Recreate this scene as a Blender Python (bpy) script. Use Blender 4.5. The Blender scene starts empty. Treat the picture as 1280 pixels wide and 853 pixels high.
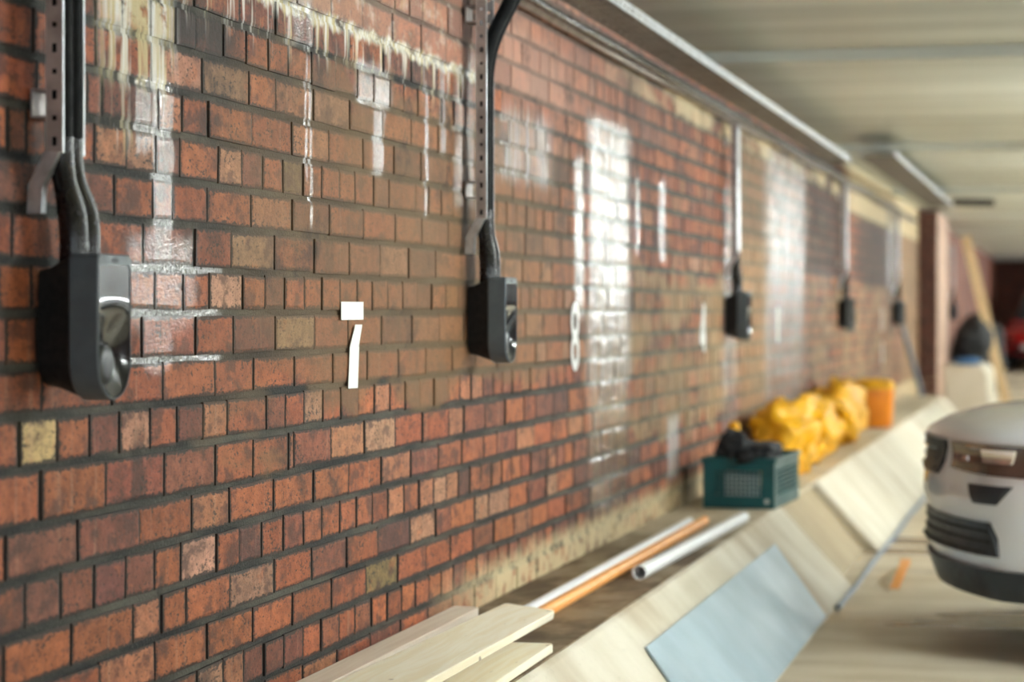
import bpy, bmesh, math, random
from mathutils import Vector, Matrix
R = random.Random(7)
sc = bpy.context.scene
COL = sc.collection

# ------------------------------------------------------------------ camera
F, VX, HY = 2950.0, 1338.0, 388.0           # focal length in px, wall vanishing point, horizon row (1280x853 frame)
TH = math.atan((VX - 640) / F); CT, ST = math.cos(TH), math.sin(TH)
CX, CZ = 1.443, 1.05                         # camera distance from the wall, eye height
cam = bpy.data.cameras.new('camera'); camo = bpy.data.objects.new('camera', cam); COL.objects.link(camo)
camo.location = (CX, 0, CZ); camo.rotation_euler = (math.pi / 2, 0, TH)
cam.sensor_width = 36; cam.lens = F * 36 / 1280
cam.shift_y = -(426.5 - HY) / 1280
cam.clip_start = .05; cam.clip_end = 200
cam.dof.use_dof = True; cam.dof.focus_distance = 4.35; cam.dof.aperture_fstop = 3.6
sc.camera = camo
# ------------------------------------------------------------------ world, exposure
w = bpy.data.worlds.new('world'); sc.world = w; w.use_nodes = True
w.node_tree.nodes['Background'].inputs[0].default_value = (.80, .90, 1, 1)
w.node_tree.nodes['Background'].inputs[1].default_value = .55
sc.view_settings.view_transform = 'Standard'; sc.view_settings.look = 'None'
sc.view_settings.gamma = 1; sc.view_settings.use_curve_mapping = False
sc.view_settings.exposure = 1.78
LAMP_STRENGTH = 105.0
sc.cycles.max_bounces = 6; sc.cycles.diffuse_bounces = 4; sc.cycles.glossy_bounces = 3
LAMP_COL = (.93, 1.0, .99)
LAMPS = [(2.7, y) for y in (-4.6, 5.45, 10.7, 15.95, 21.2, 26.4, 31.7, 37.5, 43)] + [(7.6, y) for y in (-3, 2.2, 7.5, 12.7, 18, 23, 28)]

def wally(px, X=0.0):                        # distance along the wall of the point at depth X from it seen in column px
    a = CX - X
    return (F * a / (CT * (VX - px)) - a * ST) / CT
def wallz(px, py, X=0.0):
    a = CX - X
    return CZ - (py - HY) * a / (CT * (VX - px))

# ------------------------------------------------------------------ node helper
class S:
    """a node socket with arithmetic"""
    nt = None
    def __init__(s, v): s.v = v
    @staticmethod
    def node(t, **kw):
        n = S.nt.nodes.new(t)
        for k, v in kw.items(): setattr(n, k, v)
        return n
    @staticmethod
    def put(inp, v):
        if isinstance(v, S): v = v.v
        if hasattr(v, 'node'): S.nt.links.new(v, inp)
        else:
            if isinstance(v, tuple) and len(v) == 3 and inp.type == 'RGBA': v = v + (1,)
            inp.default_value = v
    def m(s, op, *o, clamp=False):
        n = S.node('ShaderNodeMath', operation=op, use_clamp=clamp)
        S.put(n.inputs[0], s)
        for i, x in enumerate(o): S.put(n.inputs[i + 1], x)
        return S(n.outputs[0])
    def __add__(s, o): return s.m('ADD', o)
    def __radd__(s, o): return s.m('ADD', o)
    def __sub__(s, o): return s.m('SUBTRACT', o)
    def __rsub__(s, o): return S(o).m('SUBTRACT', s)
    def __mul__(s, o): return s.m('MULTIPLY', o)
    def __rmul__(s, o): return s.m('MULTIPLY', o)
    def __truediv__(s, o): return s.m('DIVIDE', o)
    def mx(s, o): return s.m('MAXIMUM', o)
    def mn(s, o): return s.m('MINIMUM', o)
    def ab(s): return s.m('ABSOLUTE')
    def step(s, a, b, c=0.0, d=1.0):          # smooth ramp: a->c, b->d
        n = S.node('ShaderNodeMapRange', interpolation_type='SMOOTHSTEP')
        for i, x in enumerate((s, a, b, c, d)): S.put(n.inputs[i], x)
        return S(n.outputs[0])
def mix(f, a, b, mode='MIX'):
    n = S.node('ShaderNodeMix', data_type='RGBA', blend_type=mode)
    S.put(n.inputs[0], f); S.put(n.inputs[6], a); S.put(n.inputs[7], b)
    return S(n.outputs[2])
def comb(x, y, z):
    n = S.node('ShaderNodeCombineXYZ')
    for i, v in enumerate((x, y, z)): S.put(n.inputs[i], v)
    return S(n.outputs[0])
def noise(vec, scale=1.0, detail=3.0, rough=.55, col=False):
    n = S.node('ShaderNodeTexNoise')
    S.put(n.inputs['Vector'], vec); n.inputs['Scale'].default_value = scale
    n.inputs['Detail'].default_value = detail; n.inputs['Roughness'].default_value = rough
    return S(n.outputs[1 if col else 0])
def pos():
    g = S.node('ShaderNodeNewGeometry'); s = S.node('ShaderNodeSeparateXYZ')
    S.nt.links.new(g.outputs['Position'], s.inputs[0])
    return S(s.outputs[0]), S(s.outputs[1]), S(s.outputs[2])
def objco():
    g = S.node('ShaderNodeTexCoord'); s = S.node('ShaderNodeSeparateXYZ')
    S.nt.links.new(g.outputs['Object'], s.inputs[0])
    return S(s.outputs[0]), S(s.outputs[1]), S(s.outputs[2])
def bump(h, dist, strength=1.0):
    n = S.node('ShaderNodeBump'); S.put(n.inputs['Height'], h)
    n.inputs['Distance'].default_value = dist; n.inputs['Strength'].default_value = strength
    return S(n.outputs[0])
def material(name):
    m = bpy.data.materials.new(name); m.use_nodes = True; S.nt = m.node_tree
    return m, m.node_tree.nodes['Principled BSDF']
def setp(p, **kw):
    names = dict(col='Base Color', rough='Roughness', metal='Metallic', nor='Normal', coat='Coat Weight', coatr='Coat Roughness',
                 spec='Specular IOR Level', emi='Emission Color', emis='Emission Strength', trans='Transmission Weight', coatn='Coat Normal')
    for k, v in kw.items(): S.put(p.inputs[names[k]], v)
def plain(name, col, rough=.5, metal=0.0, var=.12, scale=12.0, bmp=0.0, bs=80.0, **kw):
    m, p = material(name)
    x, y, z = objco(); v = comb(x, y, z)
    n = noise(v, scale, 4)
    c = mix(n.step(.3, .7), tuple(k * (1 - var) for k in col), tuple(min(1, k * (1 + var)) for k in col))
    setp(p, col=c, rough=noise(v, scale * 2.3, 3).step(.25, .75, rough * .85, min(1, rough * 1.15)), metal=metal, **kw)
    if bmp: setp(p, nor=bump(noise(v, bs, 3), bmp))
    return m

# ------------------------------------------------------------------ wall stains and painted sheen (positions on the wall plane, metres)
def zl(y300): return CZ - (y300 - HY) / 700.0
ZL = {8: zl(-20), 7: zl(32), 6: zl(81), 5: zl(132), 4: zl(184), 3: zl(236), 2: zl(287), 1: zl(340), 0: zl(391), -1: zl(445), -2: zl(495),
      -3: zl(547), -4: zl(604), -5: zl(656), -6: zl(710), -7: zl(762), -8: zl(813), -9: zl(864), -10: zl(916), -11: zl(968)}
for k in range(9, 16): ZL[k] = ZL[8] + .0738 * (k - 8)

# wet streaks: column range, row range in the photograph, weight
WET = [(171, 189, 92, 192, 1.0), (193, 217, 92, 345, 1.0), (160, 246, 285, 415, .5), (178, 215, 385, 470, .45),
       (381.6, 384.4, 55, 225, 1.0), (387.3, 390.6, 55, 285, 1.0), (366, 392, -10, 62, .6),
       (446, 489, 78, 136, .8), (466, 480, 132, 218, .9), (531.5, 535.5, 100, 275, .9), (551, 557, 75, 195, .9), (567, 579, 82, 260, .8), (585, 594, 60, 260, .4),
       (620, 690, 140, 235, .3), (719, 730, 195, 400, .6), (737, 786, 150, 640, .62), (795, 800, 220, 320, .6), (824, 832, 225, 330, .6),
       (905, 918, 230, 620, .4), (958, 1006, 195, 560, .45), (1010, 1040, 330, 470, .2), (1108, 1120, 250, 420, .4)]
def rect(Y, Z, x0, x1, y0, y1, soft=.3):
    xm = (x0 + x1) / 2
    a, b = wally(x0), wally(x1); hw = (b - a) / 2; yc = (a + b) / 2
    zt, zb = wallz(xm, y0), wallz(xm, y1)
    f = (Y - yc).ab().step(hw * (1 + soft), hw * (1 - soft))
    g = (Z - (zt + zb) / 2).ab().step((zt - zb) / 2 + .02, (zt - zb) / 2 - .03)
    return f * g
ZSPLIT = 5.98                                 # the near bricks carry the finer stains, those past it the broader ones
def wall_masks(near):
    X, Y, Z = pos()
    wob = noise(comb(0.0, Y * 6.0, Z * 5.0), 3, 2) - .5
    Yw = Y + wob * .035; Zw = Z + wob * .05
    streakn = noise(comb(0.0, Y * 46.0, Z * 1.8), 1, 3)
    pat = noise(comb(0.0, Y * 14.0, Z * 21.0), 1, 4, .62)
    big = noise(comb(0.0, Y * 2.0, Z * 5.7), 1, 3)
    def any_(lst):
        r = None
        for q in lst: r = q if r is None else r.mx(q)
        return r
    RC = lambda *a: rect(Yw, Zw, *a)
    wet = any_([rect(Yw if x1 - x0 > 12 else Y + wob * .010, Zw, x0, x1, y0, y1) * wt for x0, x1, y0, y1, wt in WET if (x0 < 626 if near else x1 > 610)])
    wet = wet * streakn.step(.25, .5, .45, 1.0)
    zline = ZL[8]
    if near:
        drip = noise(comb(0.0, Y * 21.0, Z * 2.6), 1, 4, .6)
        band = Y.step(wally(205), wally(225)) * Y.step(wally(610), wally(585))
        b = ((Zw - zline + .004).ab().step(.022, .004)) * band
        d = drip.step(.42, .55) * RC(128, 218, 15, 112)
        d2 = drip.step(.52, .62) * band * Z.step(zline + .01, zline - .005) * Z.step(zline - .13, zline - .01)
        white = any_([RC(128, 216, -300, 48, .25) * pat.step(.32, .50), b * pat.step(.3, .5), d, d2 * .9, RC(132, 218, 75, 190) * drip.step(.50, .60) * .5])
        white = white.mx(Z.step(zline - .005, zline + .012) * band * pat.step(.50, .66) * .35)
        pink = Zw.step(zline - .02, zline + .02) * .42
        olive = rect(Yw + (big - .5) * .9, Zw + (big - .5) * .5, 330, 712, 110, 500, .5) * (.35 + big * .8)
        ochre = None
        cream = Zw.step(.43, .37) * Y.step(wally(520), wally(640)) * pat.step(.28, .55)
        run = any_([rect(Y + wob * .05, Zw, 166, 181, 540, 640) * .8, rect(Y + wob * .05, Zw, 199, 207, 700, 800) * .7, RC(215, 300, 12, 70) * pat.step(.30, .45) * .95, RC(580, 596, -20, 420) * .35])  # last rect only darkens the wall strip behind the second riser
    else:
        white = any_([RC(736, 788, 150, 480) * streakn.step(.35, .6) * .6, RC(719, 730, 195, 380) * .55, RC(622, 690, 135, 230) * streakn.step(.45, .6) * .5,  # wide pale strips paint the lamp reflection of the wet film into the colour
                      RC(958, 1006, 195, 540) * streakn.step(.35, .65) * .65, RC(835, 848, 520, 600) * .6, RC(903, 922, 280, 600) * streakn.step(.4, .6) * .4])
        pink = Zw.step(zline - .02, zline + .02) * .42 * Y.step(wally(900), wally(650)) + RC(600, 715, 40, 190) * .25
        olive = rect(Yw + (big - .5) * .9, Zw + (big - .5) * .5, 330, 712, 110, 500, .5) * (.35 + big * .8)
        ochre = any_([rect(Yw + (big - .5) * 2.2, Zw + (big - .5) * .6, 770, 935, 330, 530, .45) * big.step(.3, .6), RC(925, 962, 180, 620) * .8,
                      rect(Yw + (big - .5) * 3.0, Zw + (big - .5) * .4, 1008, 1120, 350, 600) * big.step(.35, .6) * .9, RC(1125, 1150, 240, 480) * .7])
        top = Zw.step(1.775, 1.80) * Z.step(1.90, 1.87) * Y.step(wally(720), wally(860)) * big.step(.35, .6)
        top = top.mx(Zw.step(1.70, 1.74) * Y.step(wally(1050), wally(1070)) * .9)
        cream = (Zw.step(.43, .37) * pat.step(.28, .55)).mx(top)
        run = any_([RC(1006, 1056, 190, 345) * .8, RC(1072, 1120, 240, 360) * .85, RC(925, 960, 150, 300) * .5, RC(640, 722, 150, 330) * streakn.step(.5, .62) * .6, RC(728, 790, 560, 700) * .35, RC(780, 800, 90, 260) * .5])
    soot_dark = noise(comb(1.7, Y * 4.0, Z * 5.0), 1, 4, .62).step(.54, .70)
    soot_dark = (soot_dark * pat.step(.36, .60) * .8).mx(run)
    return dict(X=X, Y=Y, Z=Z, wet=wet, white=white, pink=pink, olive=olive, ochre=ochre, cream=cream, soot_dark=soot_dark, streak=streakn, pat=pat, near=near)

def stain_and_sheen(c, k, M):
    c = mix(M['olive'] * .86 * k, c, (.175, .100, .045))
    if M['ochre']: c = mix(M['ochre'] * .65 * k, c, (.36, .26, .13))
    c = mix(M['pink'] * k, c, (.50, .29, .22))
    c = mix(M['soot_dark'] * .85, c, (.020, .017, .016))
    c = mix(M['cream'] * .85, c, (.68, .56, .34))
    wc = mix(M['streak'].step(.40, .58), (.58, .50, .28), (.80, .80, .77)) if M['near'] else (.66, .66, .67)
    c = mix(M['white'] * .9, c, wc)
    return c
def brick_material(near):
    m, p = material('brick')
    M = wall_masks(near)
    at = S.node('ShaderNodeAttribute', attribute_name='bcol')
    c, edge = S(at.outputs['Color']), S(at.outputs['Alpha'])
    Y, Z = M['Y'], M['Z']
    vert = noise(comb(0.0, Y * 24.0, Z * 30.0), 1, 3, .6)
    c = mix(1.0, c, mix(vert.step(.3, .7), (.74, .73, .72), (1.20, 1.19, 1.18)), 'MULTIPLY')
    fine = noise(comb(M['X'] * 90.0, Y * 75.0, Z * 130.0), 1, 4, .75) if near else M['pat']
    blot = noise(comb(9.0, Y * 8.5, Z * 15.0), 1, 5, .70)
    c = mix(M['streak'].step(.58, .74) * .35, c, (.50, .29, .19))
    c = mix(M['pat'].step(.56, .70) * .5, c, (.47, .135, .042))
    c = mix(blot.step(.50, .62) * .74, c, (.060, .029, .024))
    c = mix(fine.step(.55, .68) * (.5 if near else .2), c, (.055, .034, .028))
    c = mix(fine.step(.40, .28) * .25, c, (.60, .33, .22))
    e = (edge + (fine - .5) * (3.4 if near else .8) + (blot - .5) * (2.2 if near else .6)).step(.86, .40)
    c = mix(e * .92, c, (.022, .022, .020))
    c = stain_and_sheen(c, 1.0, M)
    c = mix(M['wet'] * .30, c, (.05, .035, .03))
    wet = M['wet']
    setp(p, col=c, rough=wet.step(.05, .85, .68, .28), spec=.35, coat=wet.step(.1, .6) * (fine.step(.38, .54, .25, 1.0) if near else 1.0), coatr=.11)
    if near:
        b = bump(fine * .9 + vert * .35, .0035, .6); setp(p, nor=b)
        bead = noise(comb(0.0, Y * 110.0, Z * 210.0), 1, 1, .5)
        setp(p, coatn=bump(bead, .0017, 1.0))
    else: setp(p, nor=bump(vert, .003, .4), coatn=bump(noise(comb(0.0, Y * 25.0, Z * 70.0), 1, 1, .5), .0045, 1.0))
    return m
def mortar_material(near):
    m, p = material('mortar')
    M = wall_masks(near); Y, Z = M['Y'], M['Z']
    g = noise(comb(0.0, Y * 150.0, Z * 150.0), 1, 3, .7) if near else M['pat']
    l = noise(comb(3.0, Y * 2.5, Z * 9.0), 1, 3)
    c = mix(l.step(.38, .72), (.010, .011, .011), (.085, .083, .063))
    c = mix(g.step(.52, .75) * .5, c, (.13, .127, .105))
    c = mix(Y.step(5.0, 9.0) * .5, c, (.16, .15, .115))
    c = mix(M['olive'] * .6, c, (.13, .10, .05))
    c = stain_and_sheen(c, .6, M)
    wetm = M['wet'].mx(rect(Y, Z, 160, 275, 315, 480, .3) * .8) if near else M['wet']
    setp(p, col=c, rough=wetm.step(.05, .8, .8, .3), coat=wetm.step(.1, .6), coatr=.12, nor=bump(g, .005, .8), coatn=bump(noise(comb(0.0, Y * 60.0, Z * 120.0), 1, 1), .003))
    return m
BRICK, MORTAR = brick_material(True), mortar_material(True)
BRICK2, MORTAR2 = brick_material(False), mortar_material(False)

# ------------------------------------------------------------------ other materials
def concrete(name, ca, cb, cd, rough, sx=1.0, sy=1.0, streakaxis=None, wet=0.0):
    m, p = material(name)
    X, Y, Z = pos()
    a = noise(comb(X * sx, Y * sy, Z * sx), 2.2, 5)
    b = noise(comb(X, Y, Z), 55, 4, .7)
    d = noise(comb(X * sx * .6 + 5.0, Y * sy * .6, Z * .6), 1.3, 4)
    c = mix(a.step(.32, .68), ca, cb)
    c = mix(d.step(.52, .68) * .8, c, cd)
    c = mix(b.step(.55, .75) * .3, c, tuple(k * .55 for k in ca))
    setp(p, col=c, rough=d.step(.48, .64, rough, max(.12, rough - wet)), nor=bump(b * .5 + a * .8, .006, .5))
    return m
KERB = concrete('kerb_concrete', (.62, .56, .44), (.72, .67, .56), (.42, .33, .21), .75, 1.0, 2.0)
KERBDARK = concrete('dark_kerb_concrete', (.34, .26, .15), (.44, .35, .21), (.25, .18, .09), .7, 1.0, 2.0)  # darker, browner concrete for the recessed strip
FLOOR = concrete('floor_concrete', (.54, .45, .31), (.72, .64, .50), (.20, .13, .07), .5, .6, 1.5, wet=.28)
def ledge_material():
    m, p = material('ledge_dirt')
    X, Y, Z = pos()
    a = noise(comb(X * 3.0, Y * 1.5, Z), 2.4, 5); b = noise(comb(X, Y, Z), 70, 4, .7)
    c = mix(a.step(.35, .65), (.115, .075, .040), (.26, .19, .11))
    c = mix(Y.step(7.0, 8.6) * .95, c, mix(a.step(.3, .7), (.56, .48, .33), (.66, .58, .43)))
    c = mix(b.step(.58, .75) * .4, c, (.06, .04, .025))
    setp(p, col=c, rough=a.step(.4, .65, .8, .5), nor=bump(b + a, .006, .6))
    return m
LEDGE = ledge_material()
def ceiling_material():
    m, p = material('ceiling_concrete')
    X, Y, Z = pos()
    board = noise(comb(X * .25, Y * 3.2, 0.0), 1, 3, .5)
    fine = noise(comb(X * 2.0, Y * 20.0, 0.0), 1, 4, .6)
    blot = noise(comb(X, Y, Z), 1.6, 4)
    c = mix(board.step(.32, .68), (.52, .545, .485), (.64, .665, .60))
    c = mix(fine.step(.55, .75) * .35, c, (.34, .345, .29))
    c = mix(blot.step(.55, .75) * .3, c, (.46, .44, .35))
    setp(p, col=c, rough=board.step(.3, .7, .50, .36), nor=bump(board * 1.0 + fine * .3, .01, .35))
    return m
CEIL = ceiling_material()
def brick_tex(name, dark=1.0, axis='Y'):
    m, p = material(name)
    X, Y, Z = pos()
    n = S.node('ShaderNodeTexBrick'); S.put(n.inputs['Vector'], comb(Y if axis == 'Y' else X, Z, 0.0))
    n.inputs['Color1'].default_value = (.30 * dark, .085 * dark, .045 * dark, 1); n.inputs['Color2'].default_value = (.20 * dark, .055 * dark, .035 * dark, 1)
    n.inputs['Mortar'].default_value = (.11 * dark, .10 * dark, .085 * dark, 1); n.inputs['Scale'].default_value = 1
    n.inputs['Mortar Size'].default_value = .006; n.inputs['Brick Width'].default_value = .225; n.inputs['Row Height'].default_value = .075
    s = noise(comb(X, Y * 1.5, Z * .5), 2.5, 4)
    setp(p, col=mix(s.step(.5, .75) * .5, S(n.outputs[0]), (.34, .27, .17)), rough=.7, nor=bump(S(n.outputs[1]) * -1.0, .006, .7))
    return m
BRICKFAR, BRICKBACK = brick_tex('distant_brick'), brick_tex('end_wall_brick', .9, 'X')
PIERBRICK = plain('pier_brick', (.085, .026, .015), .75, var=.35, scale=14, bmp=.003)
ZINC = plain('galvanised_steel', (.60, .63, .66), .34, .85, .18, 30)
ZINCDULL = plain('dull_galvanised_steel', (.42, .38, .37), .5, .55, .2, 18)
CABLEDULL = plain('dull_black_cable', (.003, .0035, .004), .75, 0, .2, 20, spec=.2)
BLACKCABLE = plain('black_cable', (.004, .005, .007), .26, 0, .2, 20)
TRAYBASE = plain('tray_base_steel', (.20, .185, .17), .6, .3, .2, 18)
CHARGER = plain('charger_casing', (.085, .108, .126), .45, 0, .1, 30, bmp=.0004, bs=600)
CHARGERBACK = plain('charger_back', (.004, .0045, .005), .7, 0, .1, 30)
FLAP = plain('socket_flap_plastic', (.012, .017, .022), .38)
GLOSS = plain('charger_gloss_panel', (.006, .009, .013), .16, 0, .1, 10, coat=.6, coatr=.05)
MARK = plain('charger_mark', (.012, .013, .014), .5)
TAPE = plain('white_tape', (.90, .91, .90), .45, 0, .03, 20)
TEAL = plain('teal_plastic', (.001, .082, .092), .42, 0, .15, 9)
BLACKFAB = plain('black_fabric', (.018, .019, .022), .8, 0, .3, 25, bmp=.004)
YELLOW = plain('yellow_plastic', (.86, .42, .002), .55, 0, .22, 6)
AMBER = plain('amber_plastic', (.95, .27, .003), .35, 0, .2, 5, coat=.4)
BLUE = plain('blue_plastic', (.05, .20, .45), .5)
PVCW = plain('white_pvc', (.90, .92, .94), .4, 0, .02, 9)
PVCO = plain('orange_pvc', (.95, .43, .12), .42, 0, .06, 9)
PIPEG = plain('grey_pipe', (.20, .24, .31), .45, .2, .1, 9)
PANEL = plain('blue_grey_sheet', (.34, .44, .50), .5, 0, .12, 2.2, bmp=.002, bs=9)
SILVER = plain('silver_paint', (.70, .71, .74), .35, .12, .03, 3, coat=.8, coatr=.06)
REDP = plain('red_paint', (.42, .012, .014), .3, .1, .05, 3, coat=.8, coatr=.06)
CARBLACK = plain('black_car_plastic', (.014, .018, .024), .42, 0, .2, 15)
CARGLASS = plain('car_glass', (.010, .012, .014), .06, 0, .1, 3)
LENS = plain('headlight_lens', (.070, .042, .034), .12, 0, .2, 9, coat=1.0, coatr=.03)
CHROME = plain('chrome', (.82, .82, .84), .15, .9, .04, 9)
TYRE = plain('tyre_rubber', (.02, .02, .02), .8, 0, .2, 30)
REDLENS = plain('red_lens', (.60, .012, .015), .15, 0, .1, 9, coat=1.0)
WHITEP = plain('white_plate', (.82, .82, .82), .4, 0, .03, 9)
LAMPBODY = plain('lamp_housing', (.75, .75, .74), .5)
def wood_material(name, ca, cb, along='Y'):
    m, p = material(name)
    x, y, z = objco()
    warp = noise(comb(x * 8.0, y * 1.2, z * 8.0), 1, 3)
    g = noise(comb(x * 60.0 + warp * 5.0, y * 2.0, z * 60.0), 1, 4)
    k = noise(comb(x * 30.0, y * 9.0, z * 30.0), 1, 2)
    c = mix(g.step(.35, .65), ca, cb)
    c = mix(k.step(.68, .76) * .7, c, (.16, .085, .03))
    setp(p, col=c, rough=.6, nor=bump(g, .002, .4))
    return m
WOOD = wood_material('pine_wood', (.88, .78, .57), (.94, .88, .72))
WOODPINK = wood_material('pale_wood', (.74, .62, .50), (.82, .72, .60))
WOODPROP = wood_material('prop_wood', (.62, .44, .22), (.74, .55, .32))
def emis_material(name, col, s):
    m, p = material(name); setp(p, col=(.9, .9, .9), emi=col, emis=s); return m
TUBE = emis_material('lamp_tube', LAMP_COL, LAMP_STRENGTH)

# ------------------------------------------------------------------ mesh helper
class MB:
    def __init__(s): s.v = []; s.f = []
    def add(s, vs, fs):
        o = len(s.v); s.v += [tuple(v) for v in vs]; s.f += [tuple(i + o for i in f) for f in fs]; return s
    def box(s, x0, x1, y0, y1, z0, z1):
        return s.add([(x0, y0, z0), (x1, y0, z0), (x1, y1, z0), (x0, y1, z0), (x0, y0, z1), (x1, y0, z1), (x1, y1, z1), (x0, y1, z1)],
                     [(0, 3, 2, 1), (4, 5, 6, 7), (0, 1, 5, 4), (1, 2, 6, 5), (2, 3, 7, 6), (3, 0, 4, 7)])
    def loft(s, rings, cap0=True, cap1=True, closed=True):
        n = len(rings[0]); o = len(s.v)
        for r in rings: s.v += [tuple(p) for p in r]
        for i in range(len(rings) - 1):
            for j in range(n if closed else n - 1):
                k = (j + 1) % n
                s.f.append((o + i * n + j, o + i * n + k, o + (i + 1) * n + k, o + (i + 1) * n + j))
        if cap0: s.f.append(tuple(o + j for j in reversed(range(n))))
        if cap1: s.f.append(tuple(o + (len(rings) - 1) * n + j for j in range(n)))
        return s
    def tube(s, pts, rad, n=12, caps=True):
        pts = [Vector(p) for p in pts]
        rad = rad if isinstance(rad, (list, tuple)) else [rad] * len(pts)
        rings = []; up = None
        for i, p in enumerate(pts):
            d = (pts[min(i + 1, len(pts) - 1)] - pts[max(i - 1, 0)]).normalized()
            if up is None: up = d.orthogonal().normalized()
            up = (up - d * up.dot(d)).normalized(); sd = d.cross(up)
            rings.append([p + (up * math.cos(t) + sd * math.sin(t)) * rad[i] for t in [2 * math.pi * k / n for k in range(n)]])
        return s.loft(rings, caps, caps)
    def build(s, name, mat, parent=None, smooth=None, bevel=0.0, loc=None, rot=None):
        me = bpy.data.meshes.new(name); me.from_pydata(s.v, [], s.f); me.update()
        bm = bmesh.new(); bm.from_mesh(me); bmesh.ops.recalc_face_normals(bm, faces=bm.faces); bm.to_mesh(me); bm.free()
        o = bpy.data.objects.new(name, me); COL.objects.link(o)
        if mat: me.materials.append(mat)
        if bevel:
            b = o.modifiers.new('bevel', 'BEVEL'); b.width = bevel; b.segments = 2; b.limit_method = 'ANGLE'; b.angle_limit = math.radians(40)
        if smooth is not None or bevel:
            me.shade_smooth()
            try: me.set_sharp_from_angle(angle=math.radians(smooth or 35))
            except Exception: pass
        if loc is not None: o.location = loc
        if rot is not None: o.rotation_euler = rot
        if parent is not None: o.parent = parent
        return o
def tag(o, label, cat, group=None, kind=None):
    o['label'] = label; o['category'] = cat
    if group: o['group'] = group
    if kind: o['kind'] = kind
    return o
def empty(name, loc=(0, 0, 0), rot=(0, 0, 0)):
    o = bpy.data.objects.new(name, None); COL.objects.link(o); o.location = loc; o.rotation_euler = rot; o.empty_display_size = .05
    return o
def struct(o): o['kind'] = 'structure'; return o
def copy_tree(o, parent=None):
    c = o.copy(); COL.objects.link(c); c.parent = parent
    for ch in list(o.children): copy_tree(ch, c)
    return c
def spline(pts, n=8):
    pts = [Vector(p) for p in pts]; out = []
    for i in range(len(pts) - 1):
        p0, p1, p2, p3 = pts[max(i - 1, 0)], pts[i], pts[i + 1], pts[min(i + 2, len(pts) - 1)]
        for k in range(n):
            t = k / n
            out.append(.5 * ((2 * p1) + (p2 - p0) * t + (2 * p0 - 5 * p1 + 4 * p2 - p3) * t * t + (3 * p1 - p0 - 3 * p2 + p3) * t ** 3))
    out.append(pts[-1]); return out

# ================================================================== the setting
ZTOP = 2.02; LEDGEZ = .302; YEND = 50.0
fl = struct(MB().box(-.05, 13, -8, YEND, -.2, 0).build('floor', FLOOR))
# ceiling: cast slabs, each joint a small step
cl = struct(empty('ceiling', (6, 20, ZTOP)))
sy = [-8, -6.4, -1.15, 4.1, 9.22, 14.55, 19.8, 25.05, 30.3, 35.5, 40.8, 46, YEND]
for i in range(len(sy) - 1):
    a_, b_ = sy[i] + .006, sy[i + 1] - .006       # each slab sits a little lower at its near edge
    s_ = MB().loft([[(-.3, y, z), (13, y, z), (13, y, ZTOP + .2), (-.3, y, ZTOP + .2)] for y, z in ((a_, ZTOP), (b_, ZTOP + .045))]).build('slab', CEIL, bevel=.006)
    s_.parent = cl; s_.matrix_parent_inverse = Matrix.Translation((-6, -20, -ZTOP))
MB().box(-.3, 13, -8, YEND, ZTOP + .2, ZTOP + .35).build('slab_deck', CEIL, cl).matrix_parent_inverse = Matrix.Translation((-6, -20, -ZTOP))
struct(MB().box(-.3, 13, YEND, YEND + .3, -.2, ZTOP + .35).build('wall_back', BRICKBACK))
struct(MB().box(13, 13.3, -8, YEND + .3, -.2, ZTOP + .35).build('wall_right', BRICKFAR))

# ---- brick wall
YB0, YB1 = 1.2, 23.4
wall = struct(MB().box(-.30, -.0045, YB0, ZSPLIT, 0, ZTOP + .2).build('wall_left', MORTAR))
MB().box(-.30, -.0045, ZSPLIT, YB1, 0, ZTOP + .2).build('mortar_bed', MORTAR2, wall)
struct(MB().box(-.30, -.002, -8, YB0, -.2, ZTOP + .2).build('wall_left_near', BRICKFAR))
struct(MB().box(-.30, -.002, YB1, YEND, -.2, ZTOP + .2).build('wall_left_far', BRICKFAR))
BREAKS = {
 7: [300, 345.5, 392.5, 437, 480],
 6: [220, 244.5, 280, 308, 335.5, 360.5, 390, 420, 448, 468, 488],
 5: [312, 345.5, 393, 437.5, 478, 514],
 4: [46.5, 110, 129, 200, 229, 260.5, 315, 366, 412, 454.5, 493],
 3: [11, 34.5, 60, 90, 118, 158.5, 196, 226, 273.5, 303, 330, 355, 379.5, 402, 424.5, 445, 468, 487, 520],
 2: [52, 143.5, 192, 217, 260.5, 315.5, 366, 412, 454.5, 494.5, 528, 561],
 1: [16.5, 112, 180, 244, 289.5, 344, 393.5, 436.5, 475.5, 511.5, 545, 577],
 0: [40.5, 80, 122, 160, 195.5, 230, 262.5, 304, 332, 356.5, 381, 403.5, 425.5, 447, 466, 485, 504, 522, 540, 557, 573],
 -1: [8.5, 48, 118, 178, 244.5, 292, 344.5, 394, 436.5, 478, 515.5, 549.5, 581],
 -2: [52.5, 141, 204, 270, 318, 369, 416.5, 459, 498, 533, 566],
 -3: [25.5, 71.5, 112.5, 150, 188, 221, 253.5, 284, 333, 357, 381, 404.5, 426.5, 448, 469, 488, 507, 525, 543, 560, 575.5],
 -4: [51.5, 133, 206, 270, 317, 361.5, 368, 414.5, 456, 494.5, 528.5, 561],
 -5: [7.5, 97, 175, 241, 287.5, 342.5, 392.5, 436.5, 477.5, 513.5, 548],
 -6: [32.5, 77, 119, 158, 194, 227, 271, 300, 328, 355, 380, 403, 425.5, 446, 466.5, 486, 506, 524, 541.5, 558],
 -7: [6, 90.5, 167.5, 203, 233, 288.5, 344, 391, 434, 472.5, 513.5],
 -8: [44, 124, 195, 259.5, 316, 366, 414.5, 458, 498, 533],
 -9: [0, 38, 75, 112, 148, 182, 214, 246, 279, 305.5, 330.5, 354.5, 379, 402, 424, 445, 465, 484, 502, 519, 536.5],
}
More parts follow.
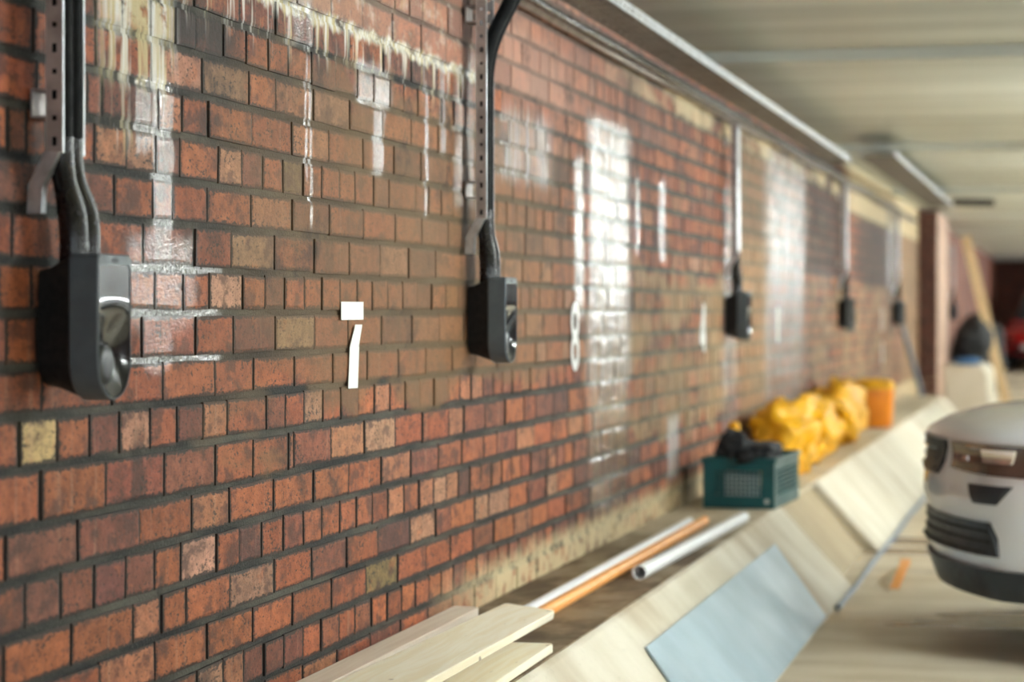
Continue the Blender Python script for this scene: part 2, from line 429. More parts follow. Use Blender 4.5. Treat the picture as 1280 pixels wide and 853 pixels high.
PAL = [((.50, .148, .056), 8), ((.42, .118, .048), 7), ((.32, .105, .055), 4), ((.50, .20, .100), 4), ((.25, .082, .050), 2.5), ((.52, .26, .155), 1.4), ((.17, .065, .045), .8)]
SPECIAL = [((50, 562), (.62, .44, .20)), ((283, 365), (.56, .30, .20)), ((370, 425), (.36, .22, .11)), ((250, 700), (.58, .30, .21)), ((55, 690), (.24, .085, .05)),
           ((135, 640), (.20, .07, .05)), ((140, 730), (.19, .06, .045)), ((52, 770), (.22, .08, .05)), ((175, 620), (.26, .07, .04)), ((478, 705), (.22, .15, .06)),
           ((235, 440), (.40, .12, .07)), ((225, 500), (.26, .07, .06)), ((240, 45), (.09, .035, .03)), ((262, 45), (.10, .04, .03)), ((289, 200), (.46, .22, .12)),
           ((25, 95), (.42, .11, .05)), ((295, 105), (.24, .13, .07)), ((310, 330), (.30, .17, .09)), ((480, 130), (.46, .30, .28)), ((360, 205), (.18, .12, .05)), ((408, 205), (.36, .16, .08))]
def brick_color(rr):
    t = rr.uniform(0, sum(wt for _, wt in PAL))
    for c, wt in PAL:
        t -= wt
        if t <= 0: break
    k = .76 * rr.uniform(.82, 1.14); return tuple(min(.9, x * k * rr.uniform(.95, 1.05)) for x in c)
def brick_verts(y0, y1, z0, z1, rr):
    j = lambda a=.0016: rr.uniform(-a, a)
    d = rr.uniform(-.002, .0015); e = .0075
    co = [(y0 + j(), z0 + j()), (y1 + j(), z0 + j()), (y1 + j(), z1 + j()), (y0 + j(), z1 + j())]
    ins = [(e, e), (-e, e), (-e, -e), (e, -e)]
    v = [(-.03, y, z) for y, z in co] + [(d - .0013, y, z) for y, z in co]
    v += [(d + j(.0008), co[i][0] + ins[i][0] + j(.0008), co[i][1] + ins[i][1] + j(.0008)) for i in range(4)]
    return v
BF = [(0, 1, 5, 4), (1, 2, 6, 5), (2, 3, 7, 6), (3, 0, 4, 7), (4, 5, 9, 8), (5, 6, 10, 9), (6, 7, 11, 10), (7, 4, 8, 11), (8, 9, 10, 11)]
bricks = []
for n in range(-11, 13):
    z0, z1 = max(ZL[n], .20), min(ZL[n + 1], ZTOP + .1)
    head = n % 3 == 0
    nom = .1128 if head else .2262
    br = [wally(x) for x in BREAKS.get(n, [])] or [3.1 + R.uniform(0, nom)]
    ys = [br[0]]
    while ys[0] > YB0 + nom: ys.insert(0, ys[0] - nom * R.uniform(.94, 1.05))
    ys += br[1:]
    while ys[-1] < YB1 - nom: ys.append(ys[-1] + (nom if R.random() > .12 or head else nom * .62) * R.uniform(.94, 1.05))
    mh = .0056
    for i in range(len(ys) - 1):
        rr = random.Random(n * 5000 + i)
        mv = .0035 if head else .004
        bricks.append([ys[i] + mv * rr.uniform(.6, 1.3), ys[i + 1] - mv * rr.uniform(.6, 1.3), z0 + mh * rr.uniform(.75, 1.25), z1 - mh * rr.uniform(.75, 1.25), brick_color(rr), rr])
for (px, py), c in SPECIAL:
    Y, Z = wally(px), wallz(px, py)
    for b in bricks:
        if b[0] <= Y <= b[1] and b[2] <= Z <= b[3]: b[4] = c
def shown(b):                                   # how large a brick shows from where the photograph was taken
    ym, zm = (b[0] + b[1]) / 2, (b[2] + b[3]) / 2
    z = CX * ST + ym * CT
    px = 640 + F * (-CX * CT + ym * ST) / z; py = HY + F * (CZ - zm) / z
    if px < -8 or py < -10 or py > 856 or (zm < LEDGEZ): return 0
    return (b[1] - b[0]) * (b[3] - b[2]) * F * F * CX / z ** 3
bricks.sort(key=shown, reverse=True)
def bcol(me, cols):
    a = me.color_attributes.new('bcol', 'FLOAT_COLOR', 'POINT')
    a.data.foreach_set('color', [x for c in cols for x in c])
rest_v, rest_f, rest_c = [], [], []
for i, b in enumerate(bricks):
    cols = [b[4] + (0.0,)] * 8 + [b[4] + (1.0,)] * 4
    if i < 295:
        yc, zc = (b[0] + b[1]) / 2, (b[2] + b[3]) / 2
        vs = [(x, y - yc, z - zc) for x, y, z in brick_verts(b[0], b[1], b[2], b[3], b[5])]
        me = bpy.data.meshes.new('brick'); me.from_pydata(vs, [], BF); me.materials.append(BRICK if yc < ZSPLIT else BRICK2); bcol(me, cols)
        o = bpy.data.objects.new('brick', me); COL.objects.link(o); o.location = (0, yc, zc); o.parent = wall
    else:
        k = len(rest_v); rest_v += brick_verts(b[0], b[1], b[2], b[3], b[5]); rest_f += [tuple(q + k for q in f) for f in BF]; rest_c += cols
me = bpy.data.meshes.new('brickwork'); me.from_pydata(rest_v, [], rest_f); me.materials.append(BRICK); me.materials.append(BRICK2); bcol(me, rest_c)
me.polygons.foreach_set('material_index', [0 if rest_v[f[0]][1] < ZSPLIT else 1 for f in rest_f])
o = bpy.data.objects.new('brickwork', me); COL.objects.link(o); o.parent = wall; o['kind'] = 'stuff'

# ---- kerb with sloping face and level ledge
kerb = struct(empty('kerb', (.3, 10, 0)))
def kerb_piece(name, y0, y1, ex, bx, mat, lz=LEDGEZ, bev=.012):
    o = MB().loft([[(-.0, y, -.1), (bx, y, -.1), (bx, y, 0), (ex, y, lz), (0.0, y, lz)] for y in (y0, y1)]).build(name, mat, kerb, bevel=bev)
    o.matrix_parent_inverse = Matrix.Translation((-.3, -10, 0)); return o
kerb_piece('kerb_block', -4, 2.6, .362, .64, KERB)
kerb_piece('kerb_block', 2.61, 9.02, .362, .64, KERB)
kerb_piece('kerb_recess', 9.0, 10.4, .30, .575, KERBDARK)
kerb_piece('kerb_block', 10.38, 14.5, .362, .64, KERB)
kerb_piece('kerb_block', 14.51, 18.2, .362, .64, KERB)
kerb_piece('kerb_block', 18.21, 20.9, .362, .64, KERB, bev=.05)
o = MB().box(.0, .355, -4, 20.8, LEDGEZ - .02, LEDGEZ + .0025).build('ledge_surface', LEDGE, kerb); o.matrix_parent_inverse = Matrix.Translation((-.3, -10, 0))
# plinth block and brick pier further along
tag(struct(MB().loft([[(.18, y, -.05), (.66, y, -.05), (.63, y, .40), (.55, y, .485), (.18, y, .485)] for y in (24.4, 26.4)]).build('concrete_block', KERB, bevel=.03)),
    'pale concrete block beyond the brick pier', 'concrete block')
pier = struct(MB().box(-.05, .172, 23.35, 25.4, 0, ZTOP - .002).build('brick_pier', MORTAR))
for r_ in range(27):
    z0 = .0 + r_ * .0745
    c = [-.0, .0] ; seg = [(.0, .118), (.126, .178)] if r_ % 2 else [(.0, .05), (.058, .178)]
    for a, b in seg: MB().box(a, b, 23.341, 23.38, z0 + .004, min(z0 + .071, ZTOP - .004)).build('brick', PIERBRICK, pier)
MB().box(.170, .180, 23.36, 25.4, 0, ZTOP - .004).build('side_face', plain('pinkish_pier_side', (.62, .42, .32), .7, var=.2, scale=5), pier)  # paler, pinkish colour on the pier's aisle side

# ================================================================== lamps
lamp = empty('ceiling_lamp', (0, 0, 0))
DROP = .22
MB().box(-.022, .022, -.62, .62, -DROP, -DROP + .03).build('housing', LAMPBODY, lamp, bevel=.004)
MB().tube([(0, -.60, -DROP - .035), (0, .60, -DROP - .035)], .020, 14).build('tube', TUBE, lamp, smooth=40)
for s in (-1, 1):
    MB().box(-.022, .022, s * .61 - .012, s * .61 + .012, -DROP - .06, -DROP).build('end_cap', LAMPBODY, lamp, bevel=.004)
    MB().tube([(0, s * .45, -DROP + .03), (0, s * .45, .01)], .005, 8).build('hanger', LAMPBODY, lamp)
for i, (x, y) in enumerate(LAMPS):
    o = lamp if i == 0 else copy_tree(lamp)
    o.location = (x, y, ZTOP)
    tag(o, 'white fluorescent batten lamp on the concrete ceiling', 'ceiling lamp', 'fluorescent battens along the aisle')

# ================================================================== chargers
CW, CH, CR = .061, .211, .056                  # half width, height, height of the rounded foot
def uprofile(sc_=0.0, top=0.0, n=18):          # outline in (y, z), z = 0 at the top
    hw = CW - sc_; p = [(-hw + .006, -top), (-hw, -top - .006)]
    for k in range(n + 1):
        t = math.pi * k / n
        p.append((-hw * math.cos(t), -(CH - CR) - (CR - sc_) * math.sin(t)))
    return p + [(hw, -top - .006), (hw - .006, -top)]
def make_charger():
    r = empty('wall_charger')
    def ring(x, s, top): return [(x, y, z) for y, z in uprofile(s, top)]
    MB().loft([ring(.002, .020, .024), ring(.020, .017, .020), ring(.056, .004, .004)]).build('back_casing', CHARGERBACK, r, smooth=30)
    sh = MB().loft([ring(.056, .003, .002), ring(.060, 0, 0), ring(.100, 0, 0), ring(.1025, .002, .002), ring(.1025, .0032, .0155), ring(.1012, .0034, .0158)], True, False)
    sh.build('front_casing', CHARGER, r, smooth=30)
    # glossy scooped front, deepest above the socket
    nu, nv = 15, 26; vs = []; fs = []
    hw = CW - .0033; ztop, zbot = -.0157, -CH + .0033
    for j in range(nv + 1):
        z = ztop + (zbot - ztop) * (j / nv)
        zz = -(z + (CH - CR)); half = hw if zz <= 0 else hw * math.sqrt(max(0, 1 - (zz / (CR - .0033)) ** 2))
        for i in range(nu + 1):
            u = -1 + 2 * i / nu; y = u * half
            d = .024 * (1 - u * u) ** .8 * max(0, math.sin(math.pi * min(1, (j / nv - .30) / .70))) if j / nv > .30 else 0
            vs.append((.1012 - d, y, z))
    for j in range(nv):
        for i in range(nu):
            a = j * (nu + 1) + i; fs.append((a, a + 1, a + nu + 2, a + nu + 1))
    MB().add(vs, fs).build('front_panel', GLOSS, r, smooth=60)
    # round socket flap in the scoop
    rings = []
    for x, rad in ((.066, .030), (.086, .030), (.0905, .027), (.0925, .018), (.093, .004)):
        rings.append([(x, rad * math.cos(t), -.160 + rad * math.sin(t)) for t in [2 * math.pi * k / 24 for k in range(24)]])
    MB().loft(rings, False, True).build('socket_flap', FLAP, r, smooth=50)
    mk = MB()
    for k in range(5): mk.box(.1024, .1028, -.012 + k * .005, -.009 + k * .005, -.0115, -.0075)
    mk.build('mark', MARK, r)
    for y0, y1 in ((-.022, -.0165), (.022, .0165)):
        pts = spline([(.048, y0, -.02), (.048, y0, .03), (.048, y0 * .8 + y1 * .2 - .012, .07), (.049, y1 - .045, .115), (.050, y1 - .052, .165)], 6)
        rad = [.0208 if i < 11 else (.0208 - .0036 * min(1, (i - 11) / 5)) for i in range(len(pts))]
        MB().tube(pts, rad, 16).build('cable_boot', BLACKCABLE, r, smooth=50)
    return r
def perf_plate(mb, P, length, width, pitch, hl, hw, thick=.0015):
    """slotted strip: P(l, w, t) gives the point l along, w across, t through"""
    def cell(l0, l1, w0, w1):
        c = [P(l, w_, t) for t in (0, thick) for l, w_ in ((l0, w0), (l1, w0), (l1, w1), (l0, w1))]
        mb.add(c, [(0, 3, 2, 1), (4, 5, 6, 7), (0, 1, 5, 4), (1, 2, 6, 5), (2, 3, 7, 6), (3, 0, 4, 7)])
    l = 0; k = 0
    while l < length - 1e-6:
        e = min(l + pitch, length); h = hl if k % 2 == 0 else hl * .55
        if e - l > h + .004:
            m0 = l + (pitch - h) / 2; m1 = min(m0 + h, e - .001); w0 = (width - hw) / 2
            cell(l, m0, 0, width); cell(m1, e, 0, width); cell(m0, m1, 0, w0); cell(m0, m1, w0 + hw, width)
        else: cell(l, e, 0, width)
        l = e; k += 1
TRW, TX0, TX1 = .036, .036, .060               # half width of the riser channel, back and lip distance from the wall
def make_riser(ztop=1.85, zbot=1.272, tail=True):
    r = empty('cable_riser')
    H = ztop - zbot
    MB().box(TX0 - .0015, TX0, -TRW, TRW, zbot, ztop).build('channel_back', ZINC, r)
    for s in (-1, 1):
        m = MB(); perf_plate(m, lambda l, w_, t, s=s: (TX0 + w_, s * (TRW + .001 - t), zbot + l), H, TX1 - TX0, .033, .013, .0075)
        m.build('slotted_flange', ZINCDULL, r)
        MB().box(TX1 - .001, TX1 + .002, s * TRW - .0022, s * TRW + .0022, zbot, ztop).build('rolled_lip', ZINC, r, bevel=.0008)
    for z in (1.345, 1.775):
        c = MB()
        c.box(0.001, .034, -TRW + .022, TRW + .012, z - .021, z - .018).box(.001, .034, -TRW + .022, TRW + .012, z + .018, z + .021).box(.001, .004, -TRW + .022, TRW + .012, z - .02, z + .02)
        c.box(.030, .034, -TRW + .022, TRW + .012, z - .02, z - .010).box(.030, .034, -TRW + .022, TRW + .012, z + .010, z + .02)
        c.build('strut_clip', ZINCDULL, r)
    # bent tab at the foot of the flange
    y = -TRW - .001; t = .003
    prof = [(TX1 - .002, zbot + .002), (TX0 - .004, zbot - .045), (TX0 - .006, zbot - .085)]
    m = MB()
    for (xa, za), (xb, zb) in zip(prof, prof[1:]):
        m.add([(xa, y - .004, za), (xa, y + .012, za), (xb, y + .012, zb), (xb, y - .004, zb), (xa - .022, y - .004, za), (xa - .022, y + .012, za), (xb - .022, y + .012, zb), (xb - .022, y - .004, zb)],
              [(0, 1, 2, 3), (7, 6, 5, 4), (0, 4, 5, 1), (1, 5, 6, 2), (2, 6, 7, 3), (3, 7, 4, 0)])
    m.build('bent_tab', ZINC, r)
    for yy in (-.0165, .0165):
        p = spline([(.050, yy, 1.285), (.050, yy, 1.4), (.050, yy, 1.55), (.052, yy, 1.64), (.066, yy + .02, 1.72), (.096, yy + .07, 1.81), (.112 + yy * .2, yy + .15, 1.885), (.130 + yy * .5, yy + .26, 1.917), (.170 + yy, yy + .45, 1.900), (.180 + yy, yy + .7, 1.888), (.180 + yy, yy + 1.3, 1.887)], 8)
        if not tail: p = [(.046, yy, z) for z in (1.285, 1.5, 1.8, ztop)]
        MB().tube(p, .0162 if tail else .0135, 14).build('cable', CABLEDULL, r, smooth=50)
    if not tail: MB().box(TX1 + .001, TX1 + .003, -TRW, TRW, zbot + .03, ztop - .01).build('channel_cover', ZINC, r)
    return r
spots = [(3.180, 'dark grey wall charger with scooped front, left of the taped number seven'),
         (5.660, 'dark grey wall charger between the taped seven and the number eight'),
         (10.10, 'black wall charger above the teal crate'),
         (15.15, 'black wall charger second before the brick pier, above the amber tub'),
         (19.85, 'black wall charger beside the leaning grey pipe'),
         (29.30, 'small black wall charger just beyond the brick pier')]
rlabels = ['slotted steel cable riser with black cables, left edge of the wall', 'slotted steel cable riser with black cable bending into the overhead tray, between seven and eight',
           'covered steel cable riser above the charger over the teal crate', 'covered steel cable riser above the yellow sheeting', 'covered steel cable riser above the leaning grey pipe', 'distant covered steel cable riser beyond the brick pier']
ch, ri, rc = make_charger(), make_riser(), make_riser(tail=False)
for i, (y, lab) in enumerate(spots):
    a = ch if i == 0 else copy_tree(ch); b = ri if i == 0 else copy_tree(ri) if i == 1 else rc if i == 2 else copy_tree(rc)
    a.location = (0, y, 1.131); b.location = (0, y - .052, 0)
    tag(a, lab, 'charger', 'chargers along the brick wall'); tag(b, rlabels[i], 'cable riser', 'risers above the chargers')

# ================================================================== overhead tray and conduits
TZ = 1.868
def tray(name, x0, x1, y0, y1, z, label):
    r = empty(name, (0, 0, 0))
    m = MB()
    for k in range(3):
        w0 = x0 + (x1 - x0) * k / 3
        perf_plate(m, lambda l, w_, t, w0=w0: (w0 + w_, y0 + l, z + t), y1 - y0, (x1 - x0) / 3, .05, .025, .008)
    m.build('tray_base', TRAYBASE, r)
    for x, nm in ((x1, 'outer_flange'), (x0, 'inner_flange')):
        f = MB(); perf_plate(f, lambda l, w_, t, x=x: (x - t, y0 + l, z + w_), y1 - y0, .030, .06, .02, .006); f.build(nm, ZINC, r)
        MB().box(x - .007, x + .001, y0, y1, z + .028, z + .031).build('flange_lip', ZINC, r)
    return tag(r, label, 'cable tray')
tray('cable_tray', .136, .257, 2.0, 13.2, TZ, 'long perforated steel cable tray running under the ceiling above the wall')
tray('cable_tray', .27, .47, 13.55, 20.4, TZ + .06, 'short further cable tray set out from the wall before the brick pier')
for k, (x, z, rad, mat, lab) in enumerate([(.026, 1.868, .012, ZINCDULL, 'thin grey conduit hugging the wall beneath the cable tray'),
                                     (.062, 1.872, .012, BLACKCABLE, 'black cable run between the thin grey conduit and the cable tray')]):
    pts = [(x + .003 * math.sin(y * 1.9 + k), y, z + .003 * math.sin(y * 2.3 + k * 2)) for y in [1.5 + .35 * i for i in range(60)]]
    tag(MB().tube(pts, rad, 10).build('conduit', mat, smooth=50), lab, 'conduit')
tag(MB().tube([(.49, 20.3, 1.965), (.80, 20.5, 1.965)], .03, 12).build('cross_conduit', BLACKCABLE, smooth=50), 'short dark conduit crossing the ceiling at the end of the further tray', 'conduit')

# ================================================================== numbers taped on the wall
def strip(m, pts, hw, x=.0032, t=.0006):
    """tape strip through (y, z) points on the wall"""
    L = []
    for i, (y, z) in enumerate(pts):
        a = pts[max(i - 1, 0)]; b = pts[min(i + 1, len(pts) - 1)]
        d = Vector((b[0] - a[0], b[1] - a[1])).normalized(); nrm = Vector((-d.y, d.x))
        L.append(((y + nrm.x * hw, z + nrm.y * hw), (y - nrm.x * hw, z - nrm.y * hw)))
    m.loft([[(x, *l[0]), (x, *l[1]), (x + t, *l[1]), (x + t, *l[0])] for l in L])
    return m
def wp(px, py): return (wally(px), wallz(px, py))
seven = empty('number_seven', (0, wally(437), wallz(437, 430)))
inv = Matrix.Translation(-seven.location)
y0, y1 = wally(424.3), wally(452); z0, z1 = wallz(438, 400), wallz(438, 377.5)
MB().box(.0032, .0040, y0, y1, z0, z1).build('top_tape', TAPE, seven).matrix_parent_inverse = inv
def tape_quad(m, cs, x):
    ps = [wp(*c) for c in cs]
    return m.loft([[(x, *p) for p in ps], [(x + .0007, *p) for p in ps]])
tape_quad(MB(), [(442.2, 406), (450.7, 406), (446, 436), (435, 436)], .0030).build('upper_stem_tape', TAPE, seven).matrix_parent_inverse = inv
tape_quad(MB(), [(434.8, 434), (446.3, 434), (444.6, 485.2), (432.8, 486)], .0040).build('lower_stem_tape', TAPE, seven).matrix_parent_inverse = inv
tag(seven, 'white tape number seven on the brick wall', 'number')
def oval(yc, zc, a, b): return [(yc + a * math.cos(t), zc + b * math.sin(t)) for t in [2 * math.pi * k / 28 for k in range(29)]]
def glyph(name, px, y_top, y_bot, kind, label):
    yc, zt, zb = wally(px), wallz(px, y_top), wallz(px, y_bot); h = zt - zb
    r = empty(name, (0, yc, (zt + zb) / 2)); inv = Matrix.Translation(-r.location); ps = []
    if kind == '8':
        ps = [('upper_loop', strip(MB(), oval(yc, zt - h * .255, .041, h * .225), .0155)), ('lower_loop', strip(MB(), oval(yc, zb + h * .255, .043, h * .225), .0155, .0036))]
    elif kind == '4':
        ps = [('diagonal', strip(MB(), [(yc + .03, zt), (yc - .05, zb + h * .27)], .022)), ('crossbar', strip(MB(), [(yc - .07, zb + h * .27), (yc + .07, zb + h * .27)], .022, .0036)),
              ('upright', strip(MB(), [(yc + .03, zt), (yc + .03, zb)], .022, .0040))]
    elif kind == '1':
        ps = [('stroke', strip(MB(), [(yc, zt), (yc, zb)], .035))]
    for nm, m in ps: m.build(nm, TAPE, r).matrix_parent_inverse = inv
    return tag(r, label, 'number')
glyph('number_eight', 717.5, 382, 460, '8', 'white painted number eight on the brick wall')
glyph('number_four', 877.5, 381, 440, '4', 'blurred white number four on the brick wall left of the teal crate')
glyph('number_mark', 971.5, 384, 428, '1', 'blurred white number stroke on the whitened bricks past the crate')
glyph('number_mark', 1102, 384, 414, '1', 'small white number stroke on the wall before the grey pipe')
glyph('number_mark', 1102.5, 428, 456, '1', 'faint white stroke low on the wall under another stroke')

# ================================================================== things on the ledge
LZ = LEDGEZ + .0027
def board(label, far0, far1, length, yaw, pitch, thick, mat, bev=.004, name='plank'):
    """far end between far0 (wall side) and far1, running back along -Y turned by yaw / pitch degrees"""
    c = (Vector(far0) + Vector(far1)) / 2; wd = (Vector(far1) - Vector(far0)).length; roll = math.atan2(far1[2] - far0[2], far1[0] - far0[0])
    o = MB().loft([[(-wd / 2, y, -thick), (wd / 2, y, -thick), (wd / 2, y, 0), (-wd / 2, y, 0)] for y in (-length, 0)] if not bev else
                  [[(-wd / 2 + c_, y, -thick), (wd / 2 - c_, y, -thick), (wd / 2 - c_, y, 0), (-wd / 2 + c_, y, 0)] for y, c_ in ((-length, 0), (-.014, 0), (-.004, .004), (0, .012))]).build(name, mat, bevel=.002)
    o.location = c; o.rotation_euler = (math.radians(pitch), -roll, math.radians(yaw))
    return tag(o, label, 'plank', 'planks on the ledge')
board('pale pine plank lying along the ledge edge, lowest of the stack', (.243, 5.02, LZ + .020), (.349, 5.02, LZ + .020), 2.6, 0.3, 0, .019, WOOD)
board('pale pine plank lying flat on the ledge behind the lowest one', (.128, 5.12, LZ + .020), (.236, 5.12, LZ + .020), 2.6, .2, 0, .019, WOOD)
board('pale pine plank with dark knots, on top of the stack', (.165, 5.40, LZ + .060), (.268, 5.34, LZ + .046), 2.2, 3.1, -2.4, .019, WOOD)
board('pinkish plank lying tight against the brick wall', (.012, 5.45, LZ + .040), (.075, 5.45, LZ + .038), 3.0, .0, 0, .036, WOODPINK)
def pipe(label, a, b, rad, mat, wallt=.0025, name='pipe'):
    a, b = Vector(a), Vector(b); d = (b - a).normalized(); up = d.orthogonal().normalized(); sd = d.cross(up); n = 18
    rg = lambda p, r_: [p + (up * math.cos(t) + sd * math.sin(t)) * r_ for t in [2 * math.pi * k / n for k in range(n)]]
    m = MB().loft([rg(a, rad - wallt), rg(a, rad), rg(b, rad), rg(b, rad - wallt)], False, False)
    m.loft([rg(a, rad - wallt), rg(b, rad - wallt)], False, False)
    o = m.build(name, mat, smooth=40); return tag(o, label, 'pipe', 'pipes on the ledge')
pipe('long white plastic pipe lying between the wall and the orange pipe', (.166, 5.42, LZ + .0165), (.166, 8.05, LZ + .0165), .0165, PVCW)
pipe('long orange plastic pipe lying on the ledge beside a white one', (.206, 5.42, LZ + .0165), (.212, 8.10, LZ + .0165), .0165, PVCO)
pipe('shorter white plastic pipe with open end, nearest the ledge edge', (.285, 6.42, LZ + .0205), (.330, 8.22, LZ + .0205), .0205, PVCW, .003)
# crate
cr = empty('plastic_crate', (.245, 9.10, LZ), (0, 0, math.radians(-3)))
cw, cd, chh = .135, .28, .19
def holed(m, w_, h_, nx, nz, ox, oz, P):
    """panel w_ x h_ with an nx x nz grid of holes inside margins ox, oz"""
    xs = [0, ox] ; px_ = (w_ - 2 * ox) / nx
    for i in range(nx): xs += [ox + px_ * (i + .14), ox + px_ * (i + .86)]
    xs += [w_ - ox, w_]; zs = [0, oz]; pz_ = (h_ - 2 * oz) / nz
    for i in range(nz): zs += [oz + pz_ * (i + .14), oz + pz_ * (i + .86)]
    zs += [h_ - oz, h_]
    for i in range(len(xs) - 1):
        for j in range(len(zs) - 1):
            if 2 <= i <= len(xs) - 4 and i % 2 == 0 and 2 <= j <= len(zs) - 4 and j % 2 == 0: continue
            c = [P(a, b, t) for t in (0, .004) for a, b in ((xs[i], zs[j]), (xs[i + 1], zs[j]), (xs[i + 1], zs[j + 1]), (xs[i], zs[j + 1]))]
            m.add(c, [(0, 3, 2, 1), (4, 5, 6, 7), (0, 1, 5, 4), (1, 2, 6, 5), (2, 3, 7, 6), (3, 0, 4, 7)])
for s in (-1, 1):
    m = MB(); holed(m, 2 * cw, chh, 11, 6, .045, .045, lambda a, b, t, s=s: (-cw + a, s * (cd - t), b)); m.build('end_panel', TEAL, cr)
    m = MB(); holed(m, 2 * cd, chh, 22, 6, .045, .045, lambda a, b, t, s=s: (s * (cw - t), -cd + a, b)); m.build('side_panel', TEAL, cr)
MB().box(-cw, cw, -cd, cd, 0, .005).build('bottom', TEAL, cr)
rim = MB()
rim.box(-cw - .008, cw + .008, -cd - .008, -cd + .004, chh - .016, chh).box(-cw - .008, cw + .008, cd - .004, cd + .008, chh - .016, chh)
rim.box(-cw - .008, -cw + .004, -cd, cd, chh - .016, chh).box(cw - .004, cw + .008, -cd, cd, chh - .016, chh); rim.build('rim', TEAL, cr, bevel=.002)
MB().loft([[(cw - .028 + .010 * math.cos(t) , -cd - y, .028 + .010 * math.sin(t)) for t in [2 * math.pi * k / 16 for k in range(16)]] for y in (0, .0015)]).build('round_mark', ZINC, cr)
tag(cr, 'teal perforated plastic crate standing on the concrete ledge', 'crate')
tag(MB().box(-.085, .04, -.16, .10, .0, .125).build('carton', WHITEP, bevel=.006, loc=(.245, 9.005, LZ + .006), rot=(0, 0, .1)), 'white carton showing through the holes of the teal crate', 'carton')

def lump(name, mat, loc, size, seed, label, cat, rough=.3, freq=2.3, group=None, rot=0.0, ridge=0.0, sub=4):
    """crumpled heap: a sphere pushed about by layered folds, flattened underneath"""
    bm = bmesh.new(); bmesh.ops.create_icosphere(bm, subdivisions=sub, radius=1)
    from mathutils import noise as mn
    for v in bm.verts:
        p = v.co.copy(); q = p * freq + Vector((seed * 3.1, seed * 1.7, seed))
        n1 = mn.noise(q); n2 = abs(mn.noise(q * 2.1)) ; n3 = mn.noise(q * 4.3)
        k = 1 + rough * (n1 * .9 + (.35 - n2) * 1.1 + n3 * .25)
        if ridge: k += ridge * math.sin(p.y * 9 + p.z * 5 + n1 * 2)
        p = Vector((math.copysign(abs(p.x) ** .8, p.x), math.copysign(abs(p.y) ** .8, p.y), p.z)) * k
        z = p.z * .5 + .5
        v.co = (p.x * size[0] / 2, p.y * size[1] / 2, max(0.0, z) * size[2])
    me = bpy.data.meshes.new(name); bm.to_mesh(me); bm.free(); me.materials.append(mat); me.shade_smooth()
    o = bpy.data.objects.new(name, me); COL.objects.link(o); o.location = loc; o.rotation_euler = (0, 0, rot)
    return tag(o, label, cat, group)
bag = empty('black_bag', (.255, 9.02, LZ + .155))
b_ = lump('bag_body', BLACKFAB, (0, 0, 0), (.20, .46, .085), 3, '', '', .35, 2.0); b_.parent = bag
b2 = lump('bag_collar', BLACKFAB, (-.085, -.13, .02), (.10, .16, .115), 8, '', '', .45, 2.4); b2.parent = bag; b2.rotation_euler = (0, .45, 0)
for q in (b_, b2):
    for k in ('label', 'category'): del q[k]
tag(bag, 'black crumpled bag lying in the top of the teal crate', 'bag')
lump('yellow_sheet', YELLOW, (.185, 10.68, LZ), (.25, .70, .32), 11, 'yellow crumpled plastic sheet just behind the teal crate', 'plastic sheet', .42, 2.0, 'yellow sheets heaped on the ledge')
lump('yellow_sheet', YELLOW, (.180, 11.72, LZ), (.25, .95, .30), 14, 'yellow crumpled plastic sheet in the middle of the heap', 'plastic sheet', .42, 2.2, 'yellow sheets heaped on the ledge')
lump('yellow_sheet', YELLOW, (.175, 13.35, LZ), (.25, 1.6, .33), 21, 'yellow ribbed plastic sheet folded against the amber tub', 'plastic sheet', .26, 1.8, 'yellow sheets heaped on the ledge', ridge=.13)
tag(MB().tube([(.05, 10.0, LZ), (.05, 10.0, LZ + .01), (.05, 10.0, LZ + .17), (.05, 10.0, LZ + .20), (.05, 10.0, LZ + .23), (.05, 10.0, LZ + .255), (.05, 10.0, LZ + .27)], [.03, .036, .036, .014, .024, .026, .010], 14).build('yellow_bottle', YELLOW, smooth=60), 'small yellow bottle standing behind the black bag', 'bottle')
tub = empty('amber_tub', (.215, 15.2, LZ), (0, 0, .2))
def sq(r_, z, k=.55, n=28, dx=0): return [(dx + math.copysign(abs(math.cos(t)) ** k, math.cos(t)) * r_, math.copysign(abs(math.sin(t)) ** k, math.sin(t)) * r_ * 1.5, z) for t in [2 * math.pi * q / n for q in range(n)]]
MB().loft([sq(.105, 0), sq(.118, .02), sq(.128, .22), sq(.128, .245), sq(.120, .25)]).build('tub_body', AMBER, tub, smooth=50)
MB().loft([sq(.132, .245), sq(.132, .27), sq(.118, .295), sq(.07, .305)]).build('tub_lid', YELLOW, tub, smooth=50)
tag(tub, 'amber and yellow plastic tub at the far end of the sheets', 'tub')
# blue-grey sheet leaning on the sloping kerb
def onslope(d, y, off): # d metres below the ledge edge
    t = .91; L = math.hypot(1, t)
    return Vector((.362 + d * t + off / L, y, LEDGEZ - d + off * t / L))
pa, pb, pc, pd = (.077, 5.66), (.075, 8.24), (.297, 8.02), (.299, 5.50)
m = MB(); lo, hi = [onslope(d, y, .004) for d, y in (pa, pb, pc, pd)], [onslope(d, y, .011) for d, y in (pa, pb, pc, pd)]
m.add(lo + hi, [(0, 3, 2, 1), (4, 5, 6, 7), (0, 1, 5, 4), (1, 2, 6, 5), (2, 3, 7, 6), (3, 0, 4, 7)])
tag(m.build('leaning_sheet', PANEL, bevel=.001), 'pale blue-grey sheet leaning on the sloping kerb', 'sheet')
